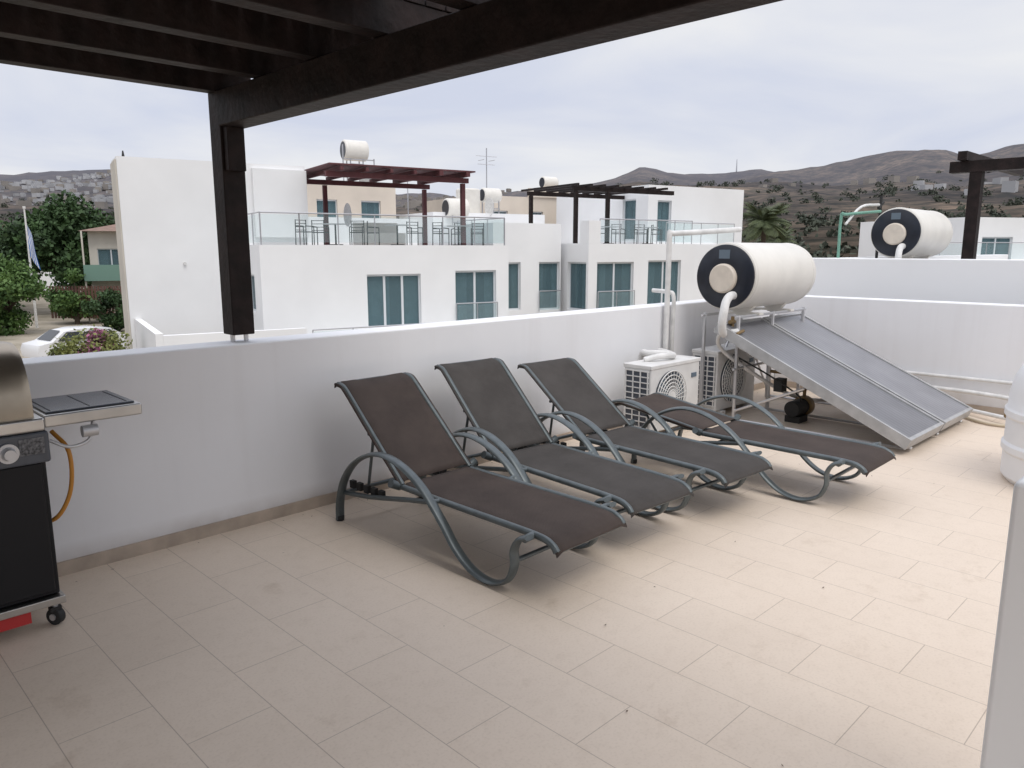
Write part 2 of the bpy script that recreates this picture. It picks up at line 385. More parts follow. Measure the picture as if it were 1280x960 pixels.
# gas barbecue ----------------------------------------------------------
g=empty('gas_barbecue_grill',(.03,.04,0)); g.scale=(1,1,1.045)
gx0,gx1,gy0,gy1=-.22,.76,3.47,3.95
box('cabinet',gx0,gx1,gy0+.02,gy1,.14,.80,M['black'],g,bev=.008)
box('cabinet_door',gx0+.02,gx1-.02,gy0,gy0+.018,.16,.70,M['black'],g,bev=.006)
box('base_shelf',gx0-.01,gx1+.012,gy0-.012,gy1+.01,.105,.138,M['steel'],g,bev=.005)
box('red_base_panel',gx0+.1,gx1-.12,gy0+.0,gy0+.02,.055,.104,M['red'],g)
box('control_panel',gx0-.01,gx1+.01,gy0-.03,gy1,.705,.83,M['darkglass'],g,bev=.01)
box('control_label',gx1-.10,gx1-.01,gy0-.0335,gy0-.0305,.745,.81,M['lblw'],g)
for k in range(4):
    kx=gx1-.14-.22*k
    cyl('knob_bezel_%d'%k,(kx,gy0-.031,.765),(kx,gy0-.045,.765),.038,M['alu'],g)
    cyl('knob_%d'%k,(kx,gy0-.045,.765),(kx,gy0-.075,.765),.027,M['alu'],g,r1=.02)
box('firebox_trim',gx0-.02,gx1+.0,gy0-.035,gy1+.01,.832,.885,M['steel'],g,bev=.01)
V=[];F=[];prof=[]
for i in range(15):
    t=math.pi*i/14; prof.append((3.71-.25*math.cos(t), .885+.28*math.sin(t)**.8 if 0<i<14 else .885))
for x in (gx0+.0,gx0+.03,gx1-.06,gx1-.03):
    sc=.97 if x in(gx0,gx1-.03) else 1
    for (yy,zz) in prof: V.append((x,3.71+(yy-3.71)*sc,.885+(zz-.885)*sc))
n=len(prof)
for s in range(3):
    for i in range(n-1): F.append((s*n+i,(s+1)*n+i,(s+1)*n+i+1,s*n+i+1))
F.append(tuple(range(n))); F.append(tuple(3*n+i for i in reversed(range(n))))
o=mesh_obj('lid',V,F,M['bronze'],g); smooth_by_angle(o,35)
cyl('lid_handle',(gx0+.12,3.43,1.0),(gx1-.15,3.43,1.0),.014,M['steel'],g)
cyls('handle_mounts',[((gx0+.15,3.43,1.0),(gx0+.15,3.50,1.02),.01),((gx1-.18,3.43,1.0),(gx1-.18,3.50,1.02),.01)],M['steel'],g)
box('side_shelf_rim',gx1+.005,gx1+.39,gy0-.0,gy1-.06,.835,.885,M['steel'],g,bev=.008)
box('side_shelf_top',gx1+.02,gx1+.37,gy0+.03,gy1-.08,.8855,.893,M['darkglass'],g,bev=.004)
boxes('side_shelf_ridges',[(gx1+.04+.15*k,gx1+.043+.15*k,gy0+.05,gy1-.11,.8932,.895) for k in range(3)],M['black'],g)
tube('gas_hose',[(gx1+.05,gy0+.1,.80),(gx1+.09,gy0+.03,.72),(gx1+.085,gy0+.04,.56),(gx1+.03,gy0+.06,.45),(gx1-.04,gy0+.12,.42)],.009,M['hose'],g)
tube('regulator_hose',[(gx1+.02,gy0+.02,.78),(gx1+.09,gy0+.0,.745),(gx1+.17,gy0+.02,.76),(gx1+.2,gy0+.05,.83)],.007,M['alu'],g)
cyl('side_valve',(gx1+.14,gy0+.0,.80),(gx1+.2,gy0+.0,.80),.024,M['alu'],g)
for k,(wx,wy) in enumerate([(gx1-.02,gy0+.05),(gx0+.05,gy0+.05),(gx1-.02,gy1-.05),(gx0+.05,gy1-.05)]):
    cyl('caster_stem_%d'%k,(wx,wy,.07),(wx,wy,.11),.012,M['alu'],g)
    cyl('caster_wheel_%d'%k,(wx-.014,wy-.01,.036),(wx+.014,wy+.01,.036),.036,M['rubber'],g,bev=.005)
    cyl('caster_hub_%d'%k,(wx-.018,wy-.012,.036),(wx+.018,wy+.012,.036),.014,M['alu'],g)
    box('caster_fork_%d'%k,wx-.022,wx+.022,wy-.02,wy+.02,.062,.078,M['rubber'],g)

# AC units ------------------------------------------------------------------
def ac(loc):
    A=empty('air_conditioner_unit',loc)
    w,d,h=.76,.28,.58; z0=.05
    box('casing',0,w,0,d,z0,z0+h,M['acwhite'],A,bev=.015)
    box('top_cover',-.006,w+.006,-.006,d+.006,z0+h-.03,z0+h+.006,M['acwhite'],A,bev=.008)
    boxes('feet',[(.08,.14,-.03,d+.03,0,z0),(w-.14,w-.08,-.03,d+.03,0,z0)],M['acwhite'],A)
    box('coil_panel',-.006,.004,.02,d-.02,z0+.05,z0+h-.05,M['coil'],A)
    boxes('coil_guard_h',[(-.014,-.006,.015,d-.015,z0+.05+k*.048,z0+.058+k*.048) for k in range(11)],M['acwhite'],A)
    boxes('coil_guard_v',[(-.0155,-.0075,.02+k*.075,.03+k*.075,z0+.04,z0+h-.04) for k in range(4)],M['acwhite'],A)
    cx,cz,R=.29,z0+.29,.225
    cyl('fan_recess',(cx,-.004,cz),(cx,.006,cz),R,M['coil'],A,seg=48)
    V=[];F=[]
    for b in range(3):
        a0=b*2.0944
        for i in range(6):
            a=a0+i*.16
            for r in(.05,R*.9): V.append((cx+r*math.cos(a),-.006-.001*i,cz+r*math.sin(a)))
        k=b*12
        for i in range(5): F.append((k+2*i,k+2*i+1,k+2*i+3,k+2*i+2))
    mesh_obj('fan_blades',V,F,M['label'],A)
    for q,r in enumerate((.06,.092,.124,.156,.19,.227)):
        pts=[(cx+r*math.cos(t*math.pi/16),-.022,cz+r*math.sin(t*math.pi/16)) for t in range(33)]
        sweep('grille_ring_%d'%q,pts,.005,.005,M['acwhite'],A,lateral=(0,1,0),seg=6,sm=1)
    sp=[]
    for k in range(28):
        a=k*2*math.pi/28
        sp.append(((cx+.05*math.cos(a),-.022,cz+.05*math.sin(a)),(cx+.227*math.cos(a+.35),-.022,cz+.227*math.sin(a+.35)),.0035))
    cyls('grille_spokes',sp,M['acwhite'],A,seg=5)
    cyl('grille_hub',(cx,-.028,cz),(cx,-.016,cz),.05,M['acwhite'],A)
    box('badge',w-.14,w-.06,-.006,-.001,z0+.42,z0+.46,M['label'],A)
    box('service_cover',w-.02,w+.02,.05,.2,z0+.1,z0+.3,M['acwhite'],A,bev=.01)
    return A
ac((5.24,3.60,0)); ac((6.45,3.68,0))
pp=empty('white_service_pipes')
tube('riser_a',[(6.12,4.05,.3),(6.12,4.05,1.0),(6.12,4.05,1.68),(6.13,4.05,1.735),(6.2,4.04,1.74),(6.6,3.98,1.76),(7.15,3.9,1.79)],.026,M['pvc'],pp,sm=4)
tube('riser_b',[(6.24,4.06,.3),(6.24,4.06,.9),(6.24,4.06,1.15),(6.24,4.12,1.19),(6.24,4.3,1.2)],.02,M['pvc'],pp,sm=4)
tube('wall_pipe_low',[(8.46,3.7,.32),(8.46,1.6,.33),(8.44,.8,.32),(8.40,0,.33)],.018,M['pvc'],pp,sm=3)
tube('wall_pipe_low2',[(8.44,3.4,.20),(8.44,2.0,.20),(8.3,1.2,.17),(8.25,.3,.21)],.022,M['pvc'],pp,sm=4)
tube('ac_top_pipe',[(5.66,4.05,.3),(5.66,4.0,.64),(5.62,3.9,.68),(5.70,3.78,.68),(5.80,3.78,.665),(5.95,4.0,.66)],.030,M['pvc'],pp,sm=4)
tube('ac_top_pipe2',[(5.42,3.8,.65),(5.54,3.72,.68),(5.72,3.70,.67),(5.87,3.85,.66)],.025,M['pvc'],pp,sm=4)
hz=empty('floor_hose')
tube('hose',[(8.2,2.1,.02),(7.9,1.7,.018),(8.05,1.2,.018),(7.7,.9,.018),(7.95,.2,.018)],.015,M['hosetan'],hz)
tube('hose_b',[(8.3,2.0,.05),(8.0,1.5,.06),(7.9,1.1,.03),(8.1,.5,.02)],.02,M['pvc'],hz)
cyls('valve',[((7.95,1.5,.05),(8.05,1.62,.09),.022),((8.0,1.55,.07),(8.0,1.55,.15),.012),((7.95,1.52,.15),(8.05,1.58,.15),.01)],M['copper'],hz)

# solar water heater ------------------------------------------------------
def heater(loc,name='solar_water_heater'):
    H=empty(name,loc)
    L=1.90; tilt=math.radians(24.8)
    for k in range(2):
        P=empty('collector_%d'%k,(0.87*k+.0,0,.05)); P.parent=H; P.rotation_euler=(tilt,0,0)
        W=.83; t_=.03
        boxes('collector_frame_%d'%k,[(0,W,0,t_,0,.09),(0,W,L-t_,L,0,.09),(0,t_,t_,L-t_,0,.09),(W-t_,W,t_,L-t_,0,.09)],M['colframe'],P)
        box('collector_glass_%d'%k,t_+.001,W-t_-.001,t_+.001,L-t_-.001,.01,.076,M['solar%d'%k],P)
    yt,zt=1.56,.80
    st=[]
    for x in(.15,.82,1.5):
        st+=[((x,.0,.03),(x,yt,zt-.08),.016),((x,yt,0),(x,yt,1.0),.018),((x,.05,.02),(x,yt+.35,.02),.014),((x,yt+.35,0),(x,yt+.35,1.0),.018),((x,.9,.40),(x,yt,.1),.012)]
    st+=[((.1,yt,.5),(1.55,yt,.5),.014),((.1,yt+.35,.98),(1.55,yt+.35,.98),.014),((.1,yt,.98),(1.55,yt,.98),.014),((.15,yt+.35,.1),(.82,yt+.35,.95),.012),((.82,yt+.35,.95),(1.5,yt+.35,.1),.012)]
    cyls('stand',st,M['alu'],H,seg=6)
    r=.31; cy,cz=yt+.16,1.345; x0,x1=.16,1.46
    lathe('tank_body',[(r*.93,0),(r*.985,.008),(r,.03),(r,x1-x0-.08),(r*.97,x1-x0-.035),(r*.85,x1-x0-.005),(0,x1-x0+.005)],M['ivory'],H,'X',(x0,cy,cz),seg=64)
    lathe('tank_end_cap',[(r*.945,.02),(r*.945,-.012),(r*.9,-.02),(r*.5,-.028),(0,-.028)],M['blackcap'],H,'X',(x0,cy,cz),seg=64)
    lathe('tank_end_cover',[(.135,0),(.135,-.035),(.12,-.05),(0,-.054)],M['ivory2'],H,'X',(x0-.02,cy,cz-.015),seg=40)
    lathe('tank_seam',[(r+.001,.0),(r+.004,.006),(r+.004,.014),(r+.001,.02)],M['ivory'],H,'X',(x0+.03,cy,cz),seg=64)
    lathe('tank_seam_b',[(r+.0005,.0),(r+.003,.004),(r+.003,.010),(r+.0005,.014)],M['ivory'],H,'X',(x1-.12,cy,cz),seg=64)
    box('tank_label',x0-.0275,x0-.022,cy-.05,cy+.06,cz+.165,cz+.245,M['label'],H)
    for x in(x0+.35,x1-.30):
        V=[(x-.03,cy-.17,cz-r+.07),(x+.03,cy-.17,cz-r+.07),(x+.03,cy+.17,cz-r+.07),(x-.03,cy+.17,cz-r+.07),(x-.03,cy-.05,.97),(x+.03,cy-.05,.97),(x+.03,cy+.05,.97),(x-.03,cy+.05,.97)]
        boxes('saddle_foot_%d'%int(x*10),[(x-.04,x+.04,cy-.2,cy+.2,.98,1.0)],M['ivory'],H)
        mesh_obj('saddle_%d'%int(x*10),V,[(0,1,5,4),(1,2,6,5),(2,3,7,6),(3,0,4,7)],M['ivory'],H)
    tube('insulated_pipe',[(x0+.02,cy-.1,cz-.17),(x0-.09,cy-.11,cz-.17),(x0-.18,cy-.12,cz-.22),(x0-.23,cy-.13,cz-.32),(x0-.23,cy-.12,cz-.42),(x0-.15,cy-.1,cz-.51),(x0-.02,yt-.0,.84)],.038,M['pvc'],H,sm=6,seg=16)
    tube('return_pipe',[(x0-.18,cy-.1,.9),(x0-.05,cy,.7),(x0+.2,yt-.05,.45),(x0+.6,yt-.3,.2),(1.2,yt-.5,.12),(1.55,.8,.1)],.018,M['pvc'],H,sm=5)
    cyls('brass_fittings',[((x0-.02,cy-.08,.93),(x0+.06,cy-.08,.93),.02),((x0+.03,cy-.08,.85),(x0+.03,cy-.08,.98),.016),((x0-.14,yt-.06,.84),(x0-.02,yt-.06,.86),.015)],M['copper'],H)
    return H
heater((6.25,1.90,0))
pu=empty('circulation_pump')
cyl('motor',(6.72,3.05,.13),(6.94,3.05,.13),.075,M['rubber'],pu,bev=.01)
cyl('pump_head',(6.94,3.05,.13),(7.02,3.05,.13),.095,M['copper'],pu,bev=.01)
box('pump_base',6.74,6.92,2.98,3.12,0,.06,M['rubber'],pu)
cyls('outlet',[((6.98,3.05,.2),(6.98,3.05,.42),.016),((6.98,3.05,.42),(6.98,3.4,.42),.016)],M['copper'],pu)
tube('cable',[(6.8,3.0,.2),(6.6,2.95,.3),(6.55,3.2,.45),(6.6,3.6,.6)],.008,M['rubber'],pu)
boxes('pressure_switch',[(6.60,6.70,3.1,3.18,.3,.42)],M['rubber'],pu)

c=cf(3.95,4.98)
T=lathe('white_water_tank',[(0,0),(.50,0),(.53,.04),(.53,.2),(.545,.22),(.545,.26),(.53,.28),(.53,.44),(.545,.46),(.545,.50),(.53,.52),(.525,.62),(.505,.72),(.46,.82),(.38,.90),(.24,.96),(.22,.965),(.22,1.02),(0,1.04)],M['polytank'],None,'Z',(c.x,c.y,0),seg=64)

# ================================================================ NEIGHBOUR ROOF (east)
nb=empty('neighbour_roof_terrace')
box('near_parapet',9.1,9.3,-8,4.1,-3.5,1.49,M['plaster_far'],nb,bev=.012)
box('side_parapet',9.303,18,3.9,4.098,-3.5,1.485,M['plaster_far'],nb,bev=.012)
box('roof_slab',9.303,18,-8,3.898,-3.5,.42,M['plaster_far'],nb)
hh=heater((10.12,1.75,.45))
np_=empty('wooden_pergola',(12.9,3.3,0))
box('post',-.08,.08,-.08,.08,.42,2.72,M['wood'],np_)
box('beam',-.09,.09,-4,.35,2.70,2.86,M['wood'],np_)
for k in range(5): box('rafter_%d'%k,-.22,3.2,.1-.9*k,.22-.9*k,2.865,2.99,M['wood'],np_)
vp=empty('vent_pipe')
tube('pipe',[(9.75,3.95,1.4),(9.75,3.95,1.98),(9.8,3.9,2.02),(10.4,3.72,2.07)],.018,M['green'],vp,sm=4)
tube('pipe_lower',[(9.78,3.9,1.9),(10.1,3.85,2.12),(10.5,3.78,2.16)],.016,M['pvc'],vp,sm=4)
cyls('mast',[((10.62,3.8,1.4),(10.62,3.8,2.28),.018),((10.55,3.8,2.12),(10.7,3.8,2.2),.02)],M['rubber'],vp)

# ================================================================ BUILDINGS
def facade(name,x0,x1,y0,y1,z0,z1,front=(),left=(),m=None,parent=None,dep=.18):
    V=[];F=[]
    def quad(a,b,c,d):
        k=len(V); V.extend([a,b,c,d]); F.append((k,k+1,k+2,k+3))
    def face(u0,u1,ops,P,Q):
        us=sorted({u0,u1,*[o[0] for o in ops],*[o[1] for o in ops]}); zs=sorted({z0,z1,*[o[2] for o in ops],*[o[3] for o in ops]})
        for i in range(len(us)-1):
            for j in range(len(zs)-1):
                cu=(us[i]+us[i+1])/2; cz=(zs[j]+zs[j+1])/2
                if any(o[0]<cu<o[1] and o[2]<cz<o[3] for o in ops): continue
                quad(P(us[i],zs[j]),P(us[i+1],zs[j]),P(us[i+1],zs[j+1]),P(us[i],zs[j+1]))
        for o in ops:
            a,b,c,d=o[:4]
            quad(P(a,c),Q(a,c),Q(a,d),P(a,d)); quad(Q(b,c),P(b,c),P(b,d),Q(b,d))
            quad(Q(a,d),Q(b,d),P(b,d),P(a,d)); quad(P(a,c),P(b,c),Q(b,c),Q(a,c))
    face(x0,x1,front,lambda u,z:(u,y0,z),lambda u,z:(u,y0+dep,z))
    face(y0,y1,left,lambda u,z:(x0,u,z),lambda u,z:(x0+dep,u,z))
    quad((x1,y0,z0),(x1,y1,z0),(x1,y1,z1),(x1,y0,z1)); quad((x1,y1,z0),(x0,y1,z0),(x0,y1,z1),(x1,y1,z1))
    quad((x0,y0,z1),(x1,y0,z1),(x1,y1,z1),(x0,y1,z1))
    o=mesh_obj(name,V,F,m or M['plaster_far'],parent)
    k=0
    for (ops,isf) in((front,1),(left,0)):
        for op in ops:
            a,b,c,d=op[:4]; npn=op[4] if len(op)>4 else 2; fr=[]
            w=(b-a)/npn; t=.07
            fr+=[(a,b,c,c+t),(a,b,d-t,d)]
            for i in range(npn+1):
                x=a+i*w; xa=max(a,x-t*.6); xb=min(b,x+t*.6); fr.append((xa,xb,c+t,d-t))
            def T(u0,u1,zz0,zz1,d0,d1): return (u0,u1,y0+d0,y0+d1,zz0,zz1) if isf else (x0+d0,x0+d1,u0,u1,zz0,zz1)
            boxes('%s_window_frame_%d'%(name,k),[T(f[0],f[1],f[2],f[3],dep-.06,dep-.005) for f in fr],M['upvc'],parent)
            boxes('%s_window_glass_%d'%(name,k),[T(a+.01,b-.01,c+.01,d-.01,dep-.035,dep-.028)],M['glass'],parent)
            boxes('%s_room_%d'%(name,k),[T(a,b,c,d,dep+.5,dep+.52)],M['room'],parent)
            cw=(b-a)*(.3+.3*random.random())
            boxes('%s_curtain_%d'%(name,k),[T(a+.02,a+cw,c,d,dep+.1,dep+.13),T(b-cw*.6,b-.02,c,d,dep+.1,dep+.13)],M['curtain'],parent)
            k+=1
    return o
def railing(name,p0,p1,z,h,parent,npan=4):
    p0=Vector((*p0,0));p1=Vector((*p1,0)); cy=[((p0.x,p0.y,z+h),(p1.x,p1.y,z+h),.025)]
    for i in range(npan+1):
        p=p0.lerp(p1,i/npan); cy.append(((p.x,p.y,z),(p.x,p.y,z+h),.02))
    cyls(name+'_rail',cy,M['rail'],parent,seg=6)
    d=(p1-p0).normalized()
    a=p0+d*.03;b=p1-d*.03
    mesh_obj(name+'_glass',[(a.x,a.y,z+.08),(b.x,b.y,z+.08),(b.x,b.y,z+h-.05),(a.x,a.y,z+h-.05)],[(0,1,2,3)],M['railglass'],parent)
def chair(parent,x,y,z,a=0):
    e=empty('patio_chair_part',(x,y,z),a); e.parent=parent
    c=[]
    for sx in(-.22,.22):
        c+=[((sx,-.2,0),(sx,-.2,.62),.018),((sx,.22,0),(sx,.2,.85),.018),((sx,-.2,.62),(sx,.2,.64),.018)]
    for k in range(4): c.append(((-.22,.2,.5+.11*k),(.22,.2,.5+.11*k),.012))
    cyls('chair_frame',c,M['rubber'],e,seg=6); boxes('chair_seat',[(-.22,.22,-.2,.2,.42,.45)],M['rubber'],e)
def table(parent,x,y,z):
    cyls('table_leg',[((x,y,z),(x,y,z+.7),.03),((x,y,z),(x,y,z+.03),.25)],M['rubber'],parent,seg=10); cyls('table_top',[((x,y,z+.7),(x,y,z+.73),.45)],M['alu'],parent,seg=24)
def rooftank(parent,x,y,z,r=.42,l=1.1,ax='x',st=1.0):
    d=Vector((l/2,0,0)) if ax=='x' else Vector((0,0,l/2)); c=Vector((x,y,z))
    o=cyl('roof_tank',c-d,c+d,r,M['ivory'],parent,bev=.08)
    if ax=='x':
        cyl('tank_cap',c-d*1.02,c-d*1.0,r*.8,M['blackcap'],parent); 
    boxes('tank_stand',[(x-.35,x-.3,y-.3,y-.25,z-st,z-r*.8),(x+.3,x+.35,y-.3,y-.25,z-st,z-r*.8),(x-.35,x-.3,y+.25,y+.3,z-st,z-r*.8),(x+.3,x+.35,y+.25,y+.3,z-st,z-r*.8),(x-.36,x+.36,y-.31,y-.26,z-.7,z-.65)],M['rail'],parent)

RZ=-math.radians(13.6); O=(16.28,21.9,0); G0=-4.2
A=empty('white_apartment_building',O,RZ)
facade('tall_block',-8.33,-2.2,3.3,5.2,G0,4.55,parent=A)
facade('rear_block',-7.0,-2.2,5.203,11,G0,4.3,parent=A)
boxes('stone_cladding',[(-8.38,-8.332,3.35,5.15,G0,4.45)],M['beige'],A)
boxes('tall_block_upper_return',[(-4.1,-2.2,3.1,3.297,2.0,4.38)],M['plaster_far'],A)
cyls('wall_lamp',[((-6.5,3.22,1.1),(-6.5,3.3,1.1),.05)],M['pvc'],A); cyls('roof_finial_bird',[((-8.1,3.5,4.55),(-8.1,3.5,4.75),.05,.02)],M['rubber'],A)
facade('front_block',-4.75,4.5,0,10.9,G0,1.72,front=[(-1.19,.83,-1.17,.72,3),(2.22,3.95,-1.17,.80,2)],left=[(.9,1.9,-.5,.75,1)],parent=A)
railing('terrace_rail_front',(-3.4,.12),(4.4,.12),1.72,1.02,A,6)
railing('terrace_rail_side',(-4.65,.15),(-4.65,3.2),1.72,1.02,A,3)
railing('terrace_rail_side2',(4.4,.15),(4.4,4),1.72,1.02,A,3)
railing('terrace_rail_front_l',(-4.65,.12),(-3.4,.12),1.72,1.02,A,1)
railing('balcony_rail_low',(-3.6,-1.5),(4.3,-1.5),-1.95,1.03,A,6)
box('balcony_slab',-4.0,4.5,-1.6,-.002,G0,-1.96,M['plaster_far'],A)
railing('french_rail',(2.2,-.1),(3.95,-.1),-1.1,.7,A,2)
boxes('lower_terrace_wall',[(-8.2,-8.0,-2.2,3.29,G0,-.72),(-7.998,-4.0,-2.2,-2.0,G0,-.78)],M['plaster_far'],A)
for i,(x,y,a) in enumerate([(-3.0,.9,.4),(-2.3,1.4,2.4),(-1.2,.8,-.5),(-.4,1.3,1.2),(1.0,.8,0),(2.2,1.1,2.0),(3.6,.8,-.6),(3.2,1.6,3)]): chair(A,x,y,1.72,a)
table(A,-1.9,1.0,1.72); table(A,.4,1.0,1.72); table(A,2.9,1.0,1.72)
boxes('terrace_sofa',[(-.2,1.6,3.0,3.8,1.722,2.2),(-.2,1.6,3.8,4.0,1.722,2.6)],M['ivory'],A)
boxes('rear_terrace_parapet',[(-2.19,4.4,8.0,8.2,1.722,2.95)],M['plaster_far'],A)
P=empty('red_pergola',O,RZ)
boxes('frame',[(-2.19,3.3,.9,1.05,4.02,4.2),(-2.19,3.3,4.3,4.45,4.02,4.2),(3.0,3.15,.5,4.9,4.22,4.38),(1.9,2.05,.5,4.9,4.22,4.38),(.9,1.0,.5,4.9,4.22,4.35),(0,.1,.5,4.9,4.22,4.35),(-.9,-.8,.5,4.9,4.22,4.35),(-1.8,-1.7,.5,4.9,4.22,4.35),(3.0,3.15,.9,1.05,1.73,4.0),(3.0,3.15,4.3,4.45,1.73,4.0),(-1.2,-1.05,4.3,4.45,1.73,4.0),(-2.18,3.4,.55,4.9,4.39,4.44)],M['redwood'],P)

B=empty('tan_apartment_building',O,RZ)
facade('block',-.6,4.6,9.5+1.5,18,G0,4.75,front=[(.6,1.6,2.6,3.9,1),(2.8,3.8,2.6,3.9,1)],m=M['tan'],parent=B)
rooftank(B,3.1,12.5,6.4,.5,1.2,st=1.65)
boxes('ladder_frame',[(2.3,2.35,12,12.05,4.75,6.6),(3.9,3.95,12,12.05,4.75,6.0),(2.3,3.95,12,12.05,5.5,5.55),(2.3,3.95,12,12.05,5.9,5.95)],M['rail'],B)
boxes('roof_solar',[(3.0,3.9,11.6,11.7,4.75,5.5)],M['colframe'],B)
facade('block_b',10.0,17.5,12.5,19,G0,4.5,front=[(11,12,2.6,3.7,1),(13.4,14.4,2.6,3.7,1)],m=M['tan'],parent=B)
boxes('block_b_parapet',[(13.4,16.4,12.4,12.6,4.5,5.0)],M['tan'],B)
rooftank(B,15.8,14,5.5,.36,1.0)
W=empty('roof_water_tanks',O,RZ)
rooftank(W,7.6,9,3.75,.6,1.5,'z'); rooftank(W,9.0,9.2,4.25,.36,1.0); rooftank(W,6.4,8,3.5,.45,1.1)
facade('plant_room',5.2,11.5,8,12,G0,3.3,parent=W)
cyls('tv_antenna',[((9.0,9.6,3.3),(9.0,9.6,6.6),.03),((8.4,9.6,6.2),(9.6,9.6,6.2),.02),((8.5,9.6,5.8),(9.5,9.6,5.8),.02),((8.7,9.3,6.0),(8.7,9.9,6.0),.015),((9.3,9.3,6.0),(9.3,9.9,6.0),.015),((4.2,8.6,1.7),(4.2,8.6,4.9),.025)],M['rail'],W,seg=5)
lathe('satellite_dish',[(0,.0),(.25,-.04),(.45,-.12),(.45,-.11),(.25,-.03),(0,.01)],M['pvc'],W,'X',(-.2,4.2,2.9),seg=24)
lathe('satellite_dish_b',[(0,.0),(.25,-.04),(.45,-.12),(.45,-.11),(.25,-.03),(0,.01)],M['pvc'],W,'X',(8.4,8.1,3.6),seg=24)

D=empty('white_apartment_building',O,RZ)
facade('block_left',4.75,8.05,1.6,11,G0,2.62,front=[(5.25,6.05,-.9,1.05,1),(6.95,8.0,-.95,1.05,1)],left=[(3,5,-.6,.9)],parent=D)
facade('block_mid',8.3,14.2,0,11,G0,1.80,front=[(8.75,10.7,-.95,1.05,2),(11.5,13.4,-.95,1.1,2)],left=[(.15,1.45,-.95,1.05,1)],parent=D)
boxes('corner_pier',[(8.3,8.9,.0,.6,1.802,2.72)],M['plaster_far'],D)
facade('tall_block',14.3,20.8,3.3,11,G0,4.6,left=[(4.2,5.2,2.0,4.0,1)],front=[(14.9,15.8,1.9,3.9,1)],parent=D)
boxes('infill',[(14.2,18.9,1.9,3.29,G0,1.80)],M['plaster_far'],D)
railing('terrace_rail',(8.95,.12),(14.1,.12),1.80,1.0,D,5)
railing('terrace_rail_r',(14.3,2.0),(18.8,2.0),1.80,1.0,D,4)
railing('balcony_rail',(8.75,-.1),(10.7,-.1),-1.0,.85,D,2)
railing('balcony_rail_b',(6.9,1.5),(8.0,1.5),-1.0,.85,D,1)
for x,y,a in [(9.6,1,.3),(10.8,1.2,2),(11.8,.9,-.4),(13.0,1.2,1)]: chair(D,x,y,1.8,a)
table(D,10.2,1.1,1.8); table(D,12.4,1.1,1.8)
P=empty('dark_pergola',O,RZ)
boxes('frame',[(8.6,14.25,1.5,1.65,4.0,4.18),(8.6,14.25,5.0,5.15,4.0,4.18),(8.7,8.85,1.5,1.65,1.82,3.99),(8.7,8.85,5.0,5.15,1.82,3.99),(10.4,10.55,1.5,1.65,1.82,3.99)]+[(8.5+.7*k,8.6+.7*k,1.1,5.5,4.19,4.28) for k in range(8)],M['wood'],P)

R=empty('white_villa',cf(23.5,40,0),math.radians(-30))
facade('block',0,9,0,8,-4,3.2,front=[(1,3,.6,2.2),(4.5,6.5,.6,2.2)],parent=R); railing('rail',(-4,-1),(6,-1),1.0,.9,R,7)
box('terrace',-4.2,6.2,-1.2,-.002,-4,1.0,M['plaster_far'],R)

K=empty('beige_house',cf(-29.6,54,0),math.radians(-22))
facade('walls',0,10,0,8,-4.2,2.8,front=[(.5,2.2,-.2,1.6),(3,4,-.2,1.4)],m=M['beige'],parent=K)
V=[(-.5,-.8,2.8),(10.5,-.8,2.8),(10.5,8.5,2.8),(-.5,8.5,2.8),(2,4,3.5),(8,4,3.5)]
mesh_obj('tiled_roof',V,[(0,1,5,4),(1,2,5),(2,3,4,5),(3,0,4),(0,3,2,1)],M['rooftile'],K)
boxes('balcony',[(-.3,3.4,-1.4,-.01,-.6,-.4),(-.3,3.4,-1.4,-1.35,-.4,.5)],M['awning'],K)
boxes('balcony_posts',[(-.3,-.2,-1.3,-1.2,-4.2,2.8),(3.2,3.3,-1.3,-1.2,-4.2,2.8)],M['beige'],K)
K2=empty('white_house',cf(-52,74,0),math.radians(-25))
facade('walls',0,7,0,8,-4,3.0,front=[(1,2.5,.8,2.1),(4,5.5,.8,2.1)],parent=K2)
mesh_obj('tiled_roof',[(-.4,-.4,3.0),(7.4,-.4,3.0),(7.4,8.4,3.0),(-.4,8.4,3.0),(2,4,4.0),(5,4,4.0)],[(0,1,5,4),(1,2,5),(2,3,4,5),(3,0,4),(0,3,2,1)],M['rooftile'],K2)
Fc=empty('brown_fence',cf(-31.5,52,-2.6),math.radians(-45))
boxes('pickets',[(.22*k,.22*k+.14,0,.03,-.5,1.7) for k in range(45)],M['fence'],Fc)
boxes('fence_rails',[(0,10,.035,.08,.5,.58),(0,10,.035,.08,1.4,1.48)],M['fence'],Fc)

# ================================================================ TERRAIN
us=[-900,-200,0,60,140,300,400,500,600,700,735,770,800,850,900,950,1000,1050,1110,1150,1180,1205,1235,1280,1400,2000]
vs=[236,228,226,223,218,226,234,236,234,228,222,213,205,213,215,209,213,206,192,188,190,200,193,186,182,216]
ta=np.array([math.atan((u-640)/950/1.03) for u in us]); te=np.array([.935*(311-v)/950 for v in vs])
rad=np.concatenate([[0.,15,30,45,60],np.geomspace(70,4200,75)]); NA=900
az=np.linspace(-math.pi,math.pi,NA,endpoint=False)
e1=np.interp(az,ta,te)
def fbm(x,y,seed=0):
    rs=np.random.RandomState(seed); v=0;amp=1;fr=1
    for o in range(6):
        for q in range(3):
            th=rs.rand()*6.28;ph=rs.rand()*6.28
            v=v+amp*np.sin(fr*(x*math.cos(th)+y*math.sin(th))+ph+1.3*np.sin(fr*.7*(x*math.sin(th)-y*math.cos(th))+ph*2))/3
        amp*=.55;fr*=1.9
    return v
